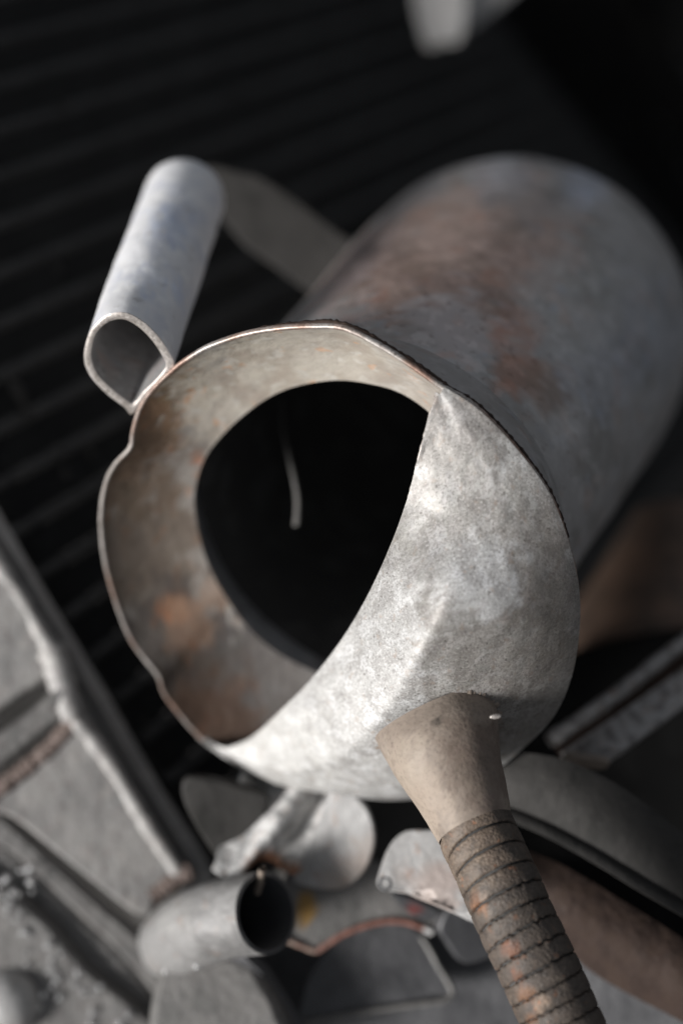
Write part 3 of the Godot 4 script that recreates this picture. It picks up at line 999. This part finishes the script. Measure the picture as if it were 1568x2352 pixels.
func neck_and_hose(o: Node3D) -> void:
	# neck: a cone that grows out of the cover
	var c0 := P(1012, 1660, 0.492)
	var path := PackedVector3Array()
	var pts := [[1000, 1640, 0.510], [1012, 1680, 0.502], [1026, 1730, 0.496], [1048, 1790, 0.492], [1072, 1850, 0.489], [1090, 1903, 0.4865]]
	var rad0 := [0.0240, 0.0222, 0.0200, 0.0172, 0.0151, 0.0134]
	var w := []
	for q in pts: w.append(P(q[0], q[1], q[2]))
	var pc := curve(w, 8)
	var rads := []
	for i in pc.size():
		var t := float(i) / 8.0
		var k := mini(int(t), 4)
		rads.append(lerpf(rad0[k], rad0[k + 1], t - k))
	# bend the rings so that they face along the axis of the hose
	var axis := (P(1290, 2352, 0.474) - P(1090, 1903, 0.4865)).normalized()
	var f := frame(axis)
	var rows := []
	var spots := [[P(960, 1840, 0.47), 0.016, Color(1.35, 1.35, 1.32), 0.8], [P(930, 1740, 0.475), 0.010, Color(1.3, 1.32, 1.3), 0.7], [P(1110, 1760, 0.47), 0.016, Color(0.66, 0.62, 0.61), 0.8], [P(1140, 1720, 0.47), 0.012, Color(0.62, 0.58, 0.58), 0.7], [P(1060, 1690, 0.47), 0.010, Color(0.75, 0.7, 0.68), 0.6], [P(925, 1697, 0.475), 0.0022, Color(0.3, 0.3, 0.3), 0.9], [P(1005, 1658, 0.478), 0.002, Color(0.3, 0.3, 0.3), 0.9], [P(1140, 1850, 0.47), 0.006, Color(0.7, 0.65, 0.66), 0.6]]  # lit left and shaded right of the neck put into colour, plus small marks
	var cols := []
	for i in pc.size():
		var r := ring(pc[i], f[0], f[1], rads[i], 72)
		var cl := PackedColorArray()
		for j in r.size():
			var out := (r[j] - pc[i]).normalized()
			r[j] += out * 0.0004 * noise.get_noise_3dv(r[j] * 900.0) - axis * out.dot((O - pc[i]).normalized()) * 0.0042
			cl.append(stain_and_shade(r[j], spots))
		rows.append(r)
		cols.append(cl)
	start()
	grid(rows, cols, true)
	var nk := obj("neck", M.dust, o)
	# a lumpy solder seam where the neck leaves the cover
	var ln := normals(lid, false)
	var seam := []
	for j in range(0, 72, 2):
		for i in range(rows.size() - 1, -1, -1):
			var p: Vector3 = rows[i][j]
			var bd := INF
			var bi := 0
			var bk := 0
			for li in range(1, lid.size() - 1, 2):
				for lk in range(60, 148, 3):
					var d2: float = p.distance_squared_to(lid[li][lk])
					if d2 < bd: bd = d2; bi = li; bk = lk
			var lnn: Vector3 = ln[bi][bk]
			if lnn.dot(NR) < 0: lnn = -lnn
			if bd < 0.000064 and (p - lid[bi][bk]).dot(lnn) < 0.0:
				seam.append([j, p + lnn * 0.0003])
				break
	var arc := []
	for k in seam.size():
		var s1: Array = seam[(k + seam.size() - 1) % seam.size()]
		if seam[k][0] - s1[0] != 2 and k > 0: arc.clear() if arc.size() < seam.size() / 2.0 else arc.resize(arc.size())
		arc.append(seam[k][1])
	if arc.size() > 6:
		var sc := resample(curve(arc, 6), 120)
		var sr := []
		for i in sc.size(): sr.append(0.0017 + 0.0009 * noise.get_noise_1d(i * 16.0) + 0.0004 * noise.get_noise_1d(i * 50.0))
		start()
		grid(tube_rows(sc, sr, 10), null, true)
		obj("solder_seam", M.dust, nk)
	# bright spatter round the foot of the neck
	var pl := P(1020, 1690, 0.489)
	for s in [[1140, 1640, 14, 6, 0.1]]:
		start()
		var c2 := hit(s[0], s[1], pl, NR) + NR * 0.0015
		var u := (B * Vector3(cos(s[4]), sin(s[4]), 0)).normalized()
		var vv := NR.cross(u).normalized()
		var rs := []
		for i in 7:
			var ph := PI * i / 6.0
			var rr := PackedVector3Array()
			for j in 12:
				var t := TAU * j / 12
				var q := 0.49 / FOC
				rr.append(c2 + u * cos(ph) * s[2] * q + (vv * cos(t) + NR * sin(t)) * sin(ph) * s[3] * q)
			rs.append(rr)
		grid(rs, null, true)
		obj("weld_spatter", M.zinc_edge, nk)
	# hose: wound bands, each overlapping the next, with a ragged dark groove between
	var hp := []
	for q in [[1090, 1903, 0.4865], [1137, 2005, 0.482], [1180, 2105, 0.479], [1236, 2225, 0.476], [1292, 2352, 0.474], [1348, 2480, 0.472], [1400, 2600, 0.470]]: hp.append(P(q[0], q[1], q[2]))
	var hc := resample(curve(hp, 12), 600)
	var length := 0.0
	for i in range(1, hc.size()): length += hc[i].distance_to(hc[i - 1])
	var hose := Node3D.new()
	hose.name = "flexible_hose"
	o.add_child(hose)
	hose.set_meta("label", "dark flexible pipe wound from bands, with rust patches")
	# core seen in the grooves
	start()
	var cr := []
	for i in hc.size(): cr.append(0.0121)
	grid(tube_rows(hc, cr, 40), null, true)
	obj("core", M.soot, hose)
	var hspots := []
	for s in [[1085, 1925, 0.0105, Color(2.3, 2.15, 1.95), 0.75], [1110, 1965, 0.010, Color(1.6, 1.5, 1.4), 0.6], [1070, 2060, 0.010, Color(1.5, 1.45, 1.35), 0.5], [1046, 1985, 0.009, Color(2.1, 2.0, 1.85), 0.7], [1125, 2190, 0.008, Color(1.5, 1.45, 1.4), 0.5], [1055, 1930, 0.008, Color(2.1, 2.0, 1.85), 0.6], [1165, 2300, 0.007, Color(1.5, 1.42, 1.32), 0.5],
		[1105, 1999, 0.0020, Color(2.2, 1.2, 0.8), 0.9], [1097, 2075, 0.0044, Color(2.4, 1.5, 1.0), 0.95], [1112, 2066, 0.0018, Color(3.0, 2.9, 2.8), 0.95], [1172, 2178, 0.0040, Color(1.9, 1.05, 0.72), 0.9], [1187, 2240, 0.0032, Color(1.7, 1.0, 0.7), 0.85], [1203, 2285, 0.0042, Color(2.2, 1.45, 1.0), 0.95], [1243, 2312, 0.0040, Color(3.0, 2.7, 2.4), 0.95], [1222, 2337, 0.0036, Color(2.0, 1.3, 0.9), 0.9], [1275, 2340, 0.0026, Color(2.8, 2.4, 2.1), 0.8],
		[1185, 1950, 0.0022, Color(2.2, 2.1, 2.05), 0.6], [1178, 1905, 0.0016, Color(2.4, 2.2, 2.1), 0.6]]:
		hspots.append([P(s[0], s[1], 0.468), s[2] * (0.85 if s[3].r > 1.65 and s[2] < 0.006 else 1.25), s[3], s[4]])
	var pitch := 0.0064
	var nb := int(length / pitch)
	for b in nb:
		var s0 := b * pitch / length
		var s1 := (b + 1) * pitch / length
		rows = []
		cols = []
		# profile: tucked start, swelling, a small lip, tucked end
		var prof := [[0.035, -0.0013], [0.055, -0.0001], [0.12, 0.0002], [0.45, 0.0003], [0.85, 0.00025], [0.945, 0.0], [0.965, -0.0013]]
		for q in prof:
			var ii: float = clampf(lerpf(s0, s1, q[0]) * 599.0, 0, 598.9)
			var i0 := int(ii)
			var c := hc[i0].lerp(hc[i0 + 1], ii - i0)
			var tn := (hc[mini(i0 + 6, 599)] - hc[maxi(i0 - 6, 0)]).normalized()
			var r := PackedVector3Array()
			var cl := PackedColorArray()
			var u := f[0] as Vector3
			u = (u - tn * u.dot(tn)).normalized()
			var w2 := tn.cross(u)
			for j in 96:
				var t := TAU * j / 96.0
				var dn := u * cos(t) + w2 * sin(t)
				var wob := 0.0
				var cutn := 0.0
				var p: Vector3 = c + dn * (0.0134 + q[1])
				wob = 0.00030 * noise.get_noise_3dv(p * 1800.0)
				var rag := smoothstep(0.15, 0.6, float(b) / 10.0)
				cutn = (0.0003 + 0.0006 * rag) * noise.get_noise_3d(dn.x * 260.0, dn.y * 260.0 + (b + (1 if q[0] > 0.5 else 0)) * 40.0, dn.z * 260.0)
				# the bands wind: each runs a little along the pipe as it goes round
				p += dn * wob + tn * (cutn + pitch * 0.18 * sin(t + 0.6) - lerpf(0.0042, 0.0022, clampf(b / 8.0, 0, 1)) * dn.dot((O - c).normalized()))
				r.append(p)
				cl.append(stain_and_shade(p, hspots))
			rows.append(r)
			cols.append(cl)
		start()
		grid(rows, cols, true)
		obj("band", M.hose, hose)
	# the fine curved wire that hangs in the hole
	base = P(670, 1050, 0.585)
	start()
	var wp := []
	for q in [[648, 915, 0.60], [650, 985, 0.595], [664, 1050, 0.59], [678, 1110, 0.585], [684, 1160, 0.582], [681, 1208, 0.58]]: wp.append(P(q[0], q[1], q[2]))
	var wc := curve(wp, 10)
	var wr := []
	for i in wc.size(): wr.append(lerpf(0.0004, 0.0015, float(i) / wc.size()))
	var wrows := tube_rows(wc, wr, 10)
	wrows.push_front(ring(wc[0], Vector3.RIGHT, Vector3.UP, 0.00001, 10))
	wrows.push_back(ring(wc[wc.size() - 1], Vector3.RIGHT, Vector3.UP, 0.00001, 10))
	grid(wrows, null, true)
	meta(obj("wire", M.plate, self, base), "thin curved grey strip of wire hanging inside the canister's dark hole", "wire")

func left_pieces() -> void:
	# short cut pipe in front of the tank
	var o := thing("pipe_stub", P(470, 2120, 0.535), "short pale cut pipe with an open dark mouth, with water beads on its underside", "pipe")
	var w := []
	for q in [[388, 2172, 0.606], [402, 2162, 0.590], [432, 2143, 0.572], [492, 2117, 0.556], [555, 2103, 0.5465], [612, 2096, 0.537]]: w.append(P(q[0], q[1], q[2]))
	var c := resample(curve(w, 10), 44)
	var rad := []
	for i in c.size(): rad.append(0.0152 * sqrt(1.0 - pow(1.0 - minf(i / 9.0, 1.0), 2.0)) + 0.0002)
	var rows := tube_rows(c, rad, 56)
	var cols := []
	var spots := [[P(480, 2040, 0.51), 0.008, Color(0.75, 0.75, 0.75), 0.6], [P(370, 2100, 0.53), 0.012, Color(1.35, 1.35, 1.33), 0.7], [P(540, 2190, 0.51), 0.012, Color(0.45, 0.45, 0.45), 0.7], [P(500, 2060, 0.51), 0.010, Color(1.35, 1.35, 1.35), 0.7], [P(470, 2170, 0.52), 0.008, Color(0.55, 0.55, 0.55), 0.7]]
	for r in rows:
		var cl := PackedColorArray()
		for k in r.size():
			r[k] += (r[k] - c[0]).normalized() * (0.0016 * noise.get_noise_3dv(r[k] * 450.0) + 0.0007 * noise.get_noise_3dv(r[k] * 1500.0))
			cl.append(stain_and_shade(r[k], spots))
		cols.append(cl)
	start()
	grid(rows, cols, true)
	obj("pipe_wall", M.stub, o)
	start()
	var rin := []
	for i in c.size(): rin.append(rad[i] - 0.0016)
	var inn := tube_rows(c, rin, 56)
	grid(inn, null, true)
	obj("pipe_inside", M.slate, o)
	start()
	grid([rows[43], inn[43]], null, true)
	obj("cut_edge", M.slate, o)
	start()
	grid(tube_rows(curve([P(602, 1996, 0.536), P(597, 2025, 0.541), P(590, 2050, 0.546)], 6), [0.0014, 0.0014, 0.0014, 0.0014, 0.0014, 0.0014, 0.0014, 0.0014, 0.0014, 0.0014, 0.0014, 0.0014, 0.0014], 8), null, true)
	obj("rust_streak", M.dust, o)
	var rng := RandomNumberGenerator.new()
	rng.seed = 5
	start()
	for k in 30:
		var i := rng.randi_range(8, 32)
		var j := rng.randi_range(0, 55)
		var p: Vector3 = rows[i][j]
		if (p - O).normalized().dot((p - c[i]).normalized()) > -0.15 or B.y.dot((p - c[i]).normalized()) > 0.1: continue
		var r := rng.randf_range(0.0006, 0.0014)
		var rs := []
		for n in 5:
			var ph := PI * n / 4.0
			rs.append(ring(p + B.z * cos(ph) * r, B.x, B.y, maxf(sin(ph), 0.02) * r, 8))
		grid(rs, null, true)
	obj("water_beads", M.droplet, o).set_meta("kind", "stuff")
	# slab that the pipe lies on
	var at := P(470, 2280, 0.565)
	o = thing("metal_block", at, "grey block under the short cut pipe at the bottom edge", "metal block")
	start()
	plate(flat_curve([[400, 2180], [560, 2195], [610, 2250], [650, 2330], [670, 2450], [380, 2450], [340, 2320]], 3), at, D(-0.1, 0.3, 0.9), 0.03, 0.004, 0.0004, func(_w): return Color.WHITE)
	obj("block_face", M.plate, o)
	start()
	plate(flat_curve([[560, 2195], [600, 2205], [660, 2290], [720, 2400], [690, 2450], [655, 2335], [612, 2250]], 3), P(620, 2280, 0.567), D(0.7, 0.2, 0.6), 0.01, 0.002)
	obj("block_side", M.slate, o)

func bottom_pieces() -> void:
	var soft := FastNoiseLite.new()
	soft.seed = 8
	soft.frequency = 0.01
	soft.fractal_octaves = 1
	# crumpled bright sheet under the cover
	var at := P(620, 1900, 0.575)
	var o := thing("crumpled_sheet", at, "crumpled shiny sheet metal below the canister's cover with a rusty lower edge", "sheet metal")
	var rows := []
	var cols := []
	for i in 41:
		var r := PackedVector3Array()
		var cl := PackedColorArray()
		for j in 41:
			var uu := j / 40.0
			var vv := i / 40.0
			var x := lerpf(lerpf(555, 790, uu), lerpf(490, 700, uu), vv)
			var y := lerpf(lerpf(1770, 1775, uu), lerpf(2000, 1985, uu), vv) + 20 * sin(uu * 9.0)
			var fold := 0.007 * soft.get_noise_2d(x * 0.9 + y * 0.5, y * 0.35 - x * 0.2) + 0.005 * absf(soft.get_noise_2d(x * 1.1 + y * 0.9 + 300.0, y * 0.4)) + 0.0004 * noise.get_noise_2d(x, y)
			r.append(P(x, y, 0.562 + fold + 0.015 * (1 - vv)))
			cl.append(Color.WHITE.lerp(Color(0.45, 0.22, 0.12), smoothstep(0.84, 0.96, vv + 0.06 * noise.get_noise_1d(x * 2.0)) * smoothstep(0.25, 0.4, uu)))
		rows.append(r)
		cols.append(cl)
	start()
	sheet(rows, 0.001, cols)
	obj("crumpled_face", M.foil, o)
	# dark plate behind it
	at = P(480, 1860, 0.565)
	o = thing("dark_plate", at, "dark brownish plate between the tank flange and the crumpled sheet", "plate")
	start()
	plate(flat_curve([[420, 1800], [460, 1785], [560, 1810], [620, 1840], [560, 1950], [520, 1990], [470, 1930], [425, 1850]], 3), at, D(0.1, -0.2, 0.95), 0.004, 0.001, 0.001, func(_w): return Color.WHITE)
	obj("plate_face", M.strap_grey, o)
	# rounded tab
	at = P(770, 1940, 0.56)
	o = thing("rounded_tab", at, "pale grey half-round tab of sheet metal below the cover", "tab")
	var tspots := [[P(800, 2020, 0.56), 0.012, Color(0.9, 0.72, 0.62), 0.5], [P(845, 1960, 0.56), 0.009, Color(0.9, 0.75, 0.66), 0.5]]
	start()
	plate(flat_curve([[770, 1800], [815, 1828], [848, 1868], [860, 1915], [856, 1958], [836, 2002], [800, 2036], [760, 2046], [715, 2040], [672, 2022], [690, 1978], [722, 1910], [745, 1850]], 4), at, D(-0.2, -0.15, 0.95), 0.002, 0.0008, 0.0006, func(q): return stain_and_shade(q, tspots))
	obj("tab_face", M.pale, o)
	# plate with a wavy red-rimmed edge
	at = P(830, 2080, 0.575)
	o = thing("notched_plate", at, "grey-brown plate with a wavy edge rimmed in red and orange paint", "plate")
	var nsp := [[P(704, 2085, 0.575), 0.0065, Color(1.9, 1.1, 0.22), 0.9]]
	start()
	var wave := [[640, 2150], [690, 2172], [725, 2184], [748, 2172], [790, 2146], [840, 2126], [890, 2116], [940, 2120], [992, 2142]]
	var poly := [[660, 2000], [760, 1985], [850, 1975], [900, 2000], [1000, 2060], [1010, 2110]]
	var rev := wave.duplicate(); rev.reverse()
	plate(flat_curve(poly + rev, 3), at, D(0.05, 0.1, 0.97), 0.003, 0.0008, 0.0008, func(q): return stain_and_shade(q, nsp))
	obj("plate_face", M.plate, o)
	start()
	var wp := []
	for q in wave: wp.append(hit(q[0], q[1] - 2, at, D(0.05, 0.1, 0.97)) + B.z * 0.0008)
	var wc := curve(wp, 10)
	var rad := []
	var cols2 := []
	for i in wc.size():
		rad.append(0.0013 + 0.0004 * noise.get_noise_1d(i * 19.0))
		var cl := PackedColorArray()
		var t := i / float(wc.size())
		var c := Color(0.8, 0.62, 0.52).lerp(Color(0.72, 0.36, 0.29), smoothstep(0.1, 0.35, t + 0.3 * noise.get_noise_1d(i * 12.0)))
		if t > 0.93: c = Color(1.6, 1.6, 1.6)
		for k in 8: cl.append(c)
		cols2.append(cl)
	grid(tube_rows(wc, rad, 8), cols2, true)
	obj("painted_edge", M.pale, o)
	# bracket with a hole
	at = P(960, 2000, 0.535)
	o = thing("bracket", at, "pinkish grey pointed bracket with a small hole, left of the ribbed pipe", "bracket")
	var n := D(-0.2, 0.25, 0.93)
	var bsp := [[P(1000, 2040, 0.535), 0.012, Color(1.0, 0.78, 0.68), 0.6]]
	start()
	plate(flat_curve([[902, 1930], [932, 1908], [975, 1906], [1015, 1914], [1060, 2000], [1110, 2100], [1090, 2120], [1030, 2092], [968, 2068], [920, 2048], [880, 2046], [864, 2030], [868, 2008], [882, 1965]], 3), at, n, 0.0025, 0.0009, 0.0006, func(q): return stain_and_shade(q, bsp))
	obj("bracket_face", M.pale, o)
	start()
	var hcen := hit(884, 2030, at, n) + n * 0.0006
	var hf := frame(n)
	grid([ring(hcen, hf[0], hf[1], 0.0018, 16), ring(hcen - n * 0.002, hf[0], hf[1], 0.0017, 16), ring(hcen - n * 0.0022, hf[0], hf[1], 0.00001, 16)], null, true)
	grid([ring(hcen, hf[0], hf[1], 0.0018, 16), ring(hcen + n * 0.0002, hf[0], hf[1], 0.0022, 16), ring(hcen - n * 0.0004, hf[0], hf[1], 0.0028, 16)], null, true)
	obj("bolt_hole", M.slate, o)
	start()
	plate(flat_curve([[898, 2052], [930, 2060], [990, 2082], [1010, 2100], [985, 2118], [940, 2100], [910, 2075]], 3), P(950, 2085, 0.560), D(0.1, -0.4, 0.9), 0.004, 0.001, 0.0005, func(q): return stain_and_shade(q, [[P(952, 2084, 0.56), 0.003, Color(2.4, 0.5, 0.4), 0.8]]))
	obj("underside", M.slate, o)
	# flat dark panel with a rolled pale border
	at = P(860, 2240, 0.585)
	n = D(0.0, 0.25, 0.95)
	o = thing("bordered_panel", at, "dark slate panel with a pale rolled border at the bottom", "panel")
	start()
	plate(flat_curve([[690, 2360], [700, 2260], [740, 2190], [800, 2140], [900, 2110], [965, 2140], [990, 2190], [1034, 2262], [1038, 2285], [1020, 2300], [850, 2324]], 3), at, n, 0.003, 0.001, 0.001, func(_w): return Color.WHITE)
	obj("panel_face", M.slate, o)
	start()
	wp = []
	for q in [[640, 2366], [700, 2350], [850, 2322], [960, 2306], [1018, 2298], [1036, 2284], [1032, 2262], [1008, 2222], [985, 2180], [968, 2150]]: wp.append(hit(q[0], q[1], at, n) + n * 0.0008)
	wc = curve(wp, 10)
	rad = []
	for i in wc.size(): rad.append(0.0013 + 0.0003 * noise.get_noise_1d(i * 13.0))
	grid(tube_rows(wc, rad, 8), null, true)
	obj("rolled_border", M.plate, o)
	# dark floor pieces in the gaps
	at = P(1060, 2200, 0.60)
	o = thing("dark_plate", at, "black plate in the gap between the bordered panel and the ribbed pipe", "plate")
	start()
	plate(flat_curve([[560, 2140], [760, 2060], [1000, 2080], [1180, 2060], [1300, 2200], [1440, 2450], [560, 2480]], 3), at, D(-0.1, 0.2, 0.95), 0.004, 0.002, 0.001, func(_w): return Color.WHITE)
	obj("plate_face", M.slate, o)
	at = P(1090, 2130, 0.57)
	o = thing("dark_plate", at, "small dark tilted plate left of the ribbed pipe, under the bracket", "plate")
	start()
	plate(flat_curve([[1048, 2070], [1130, 2090], [1150, 2180], [1070, 2215], [1030, 2170], [1010, 2130]], 3), at, D(0.3, -0.1, 0.9), 0.006, 0.001)
	obj("plate_face", M.slate, o)

func shell_between(top: Array, bot: Array, bulge: float, steps: int) -> Array:
	var a := resample(curve(top, 8), 60)
	var b := resample(curve(bot, 8), 60)
	var rows := []
	for i in steps + 1:
		var t := i / float(steps)
		var r := PackedVector3Array()
		for k in 60:
			var p := a[k].lerp(b[k], t) + (O - a[k]).normalized() * bulge * sin(PI * t)
			p += (O - p).normalized() * 0.0005 * noise.get_noise_3dv(p * 600.0)
			r.append(p)
		rows.append(r)
	return rows

func pts(px: Array, d: float, dd := 0.0) -> Array:
	var out := []
	for k in px.size(): out.append(P(px[k][0], px[k][1], d + dd * k / (px.size() - 1)))
	return out

func right_pieces() -> void:
	# brown drum far right
	var at := P(1480, 1400, 0.70)
	var o := thing("brown_drum", at, "dark brown rounded drum in the shade right of the cover", "drum")
	start()
	var ax := D(0.55, 0.75, -0.35)
	var f := frame(ax)
	var c := P(1545, 1470, 0.72)
	var rows := []
	for q in [[-0.055, 0.001], [-0.055, 0.046], [-0.052, 0.050], [0.0, 0.051], [0.05, 0.051], [0.054, 0.048], [0.055, 0.001]]: rows.append(ring(c + ax * q[0], f[0], f[1], q[1], 64))
	grid(rows, null, true)
	obj("drum_shell", M.drum, o)
	# channel iron
	at = P(1430, 1650, 0.565)
	o = thing("channel_bar", at, "rusty steel channel bar with bright worn lip, right of the cover", "channel bar")
	start()
	sheet(shell_between(pts([[1292, 1742], [1400, 1665], [1500, 1595], [1640, 1495]], 0.565, 0.03), pts([[1388, 1758], [1440, 1722], [1520, 1662], [1640, 1572]], 0.555, 0.03), 0.001, 8), 0.003)
	obj("lower_flange", M.channel, o)
	start()
	sheet(shell_between(pts([[1270, 1705], [1400, 1612], [1500, 1535], [1640, 1430]], 0.578, 0.03), pts([[1292, 1742], [1400, 1665], [1500, 1595], [1640, 1495]], 0.590, 0.03), 0.0, 6), 0.002)
	obj("web", M.brown, o)
	start()
	var lip := curve(pts([[1262, 1700], [1350, 1640], [1440, 1575], [1520, 1512], [1640, 1420]], 0.575, 0.03), 12)
	var rad := []
	for i in lip.size(): rad.append(0.0032 + 0.0008 * noise.get_noise_1d(i * 7.0))
	grid(tube_rows(lip, rad, 10), null, true)
	obj("upper_lip", M.channel, o)
	start()
	plate(flat_curve([[1296, 1738], [1340, 1742], [1395, 1752], [1385, 1768], [1340, 1764], [1302, 1752]], 3), P(1340, 1750, 0.553), D(-0.2, -0.5, 0.8), 0.003, 0.0006)
	obj("yellow_end", M.dust, o)
	# broad grey strap with a folded lip
	at = P(1380, 1880, 0.53)
	o = thing("grey_strap", at, "broad dark grey curved strap with folded lip, right of the neck", "strap")
	start()
	sheet(shell_between(pts([[1130, 1728], [1200, 1732], [1290, 1746], [1390, 1790], [1480, 1848], [1568, 1918], [1680, 2010]], 0.545, -0.02), pts([[1130, 1850], [1180, 1862], [1260, 1896], [1360, 1950], [1470, 2018], [1568, 2078], [1680, 2150]], 0.545, -0.02), 0.003, 14), 0.002)
	obj("strap_face", M.strap_grey, o)
	start()
	sheet(shell_between(pts([[1130, 1850], [1180, 1862], [1260, 1896], [1360, 1950], [1470, 2018], [1568, 2078], [1680, 2150]], 0.5445, -0.02), pts([[1130, 1862], [1180, 1890], [1260, 1926], [1360, 1982], [1470, 2050], [1568, 2108], [1680, 2180]], 0.540, -0.02), 0.001, 6), 0.002)
	obj("folded_lip", M.strap_grey, o)
	start()
	var lw := curve(pts([[1180, 1862], [1260, 1897], [1360, 1951], [1470, 2019], [1568, 2079]], 0.5435, -0.016), 10)
	rad = []
	for i in lw.size(): rad.append(0.0011)
	grid(tube_rows(lw, rad, 8), null, true)
	obj("rusty_fold", M.brown, o)
	# reddish brown pipe below
	at = P(1400, 2150, 0.55)
	o = thing("brown_pipe", at, "reddish brown rusty pipe at the lower right, beside the ribbed pipe", "pipe")
	start()
	sheet(shell_between(pts([[1190, 1950], [1230, 1966], [1300, 1998], [1400, 2058], [1500, 2120], [1568, 2164], [1700, 2250]], 0.56, -0.02), pts([[1260, 2120], [1310, 2180], [1380, 2236], [1460, 2282], [1520, 2312], [1568, 2338], [1700, 2410]], 0.56, -0.02), 0.007, 20), 0.002)
	obj("pipe_wall", M.brown, o)
	# dark sheet beneath
	at = P(1450, 2300, 0.585)
	o = thing("dark_plate", at, "dark sheet under the reddish brown pipe in the lower right corner", "plate")
	start()
	plate(flat_curve([[1230, 2100], [1320, 2160], [1500, 2270], [1700, 2340], [1700, 2500], [1350, 2500]], 3), at, D(-0.2, 0.1, 0.95), 0.004, 0.002, 0.001, func(_w): return Color.WHITE)
	obj("plate_face", M.slate, o)
	# black plate that closes the gap behind the strap and channel
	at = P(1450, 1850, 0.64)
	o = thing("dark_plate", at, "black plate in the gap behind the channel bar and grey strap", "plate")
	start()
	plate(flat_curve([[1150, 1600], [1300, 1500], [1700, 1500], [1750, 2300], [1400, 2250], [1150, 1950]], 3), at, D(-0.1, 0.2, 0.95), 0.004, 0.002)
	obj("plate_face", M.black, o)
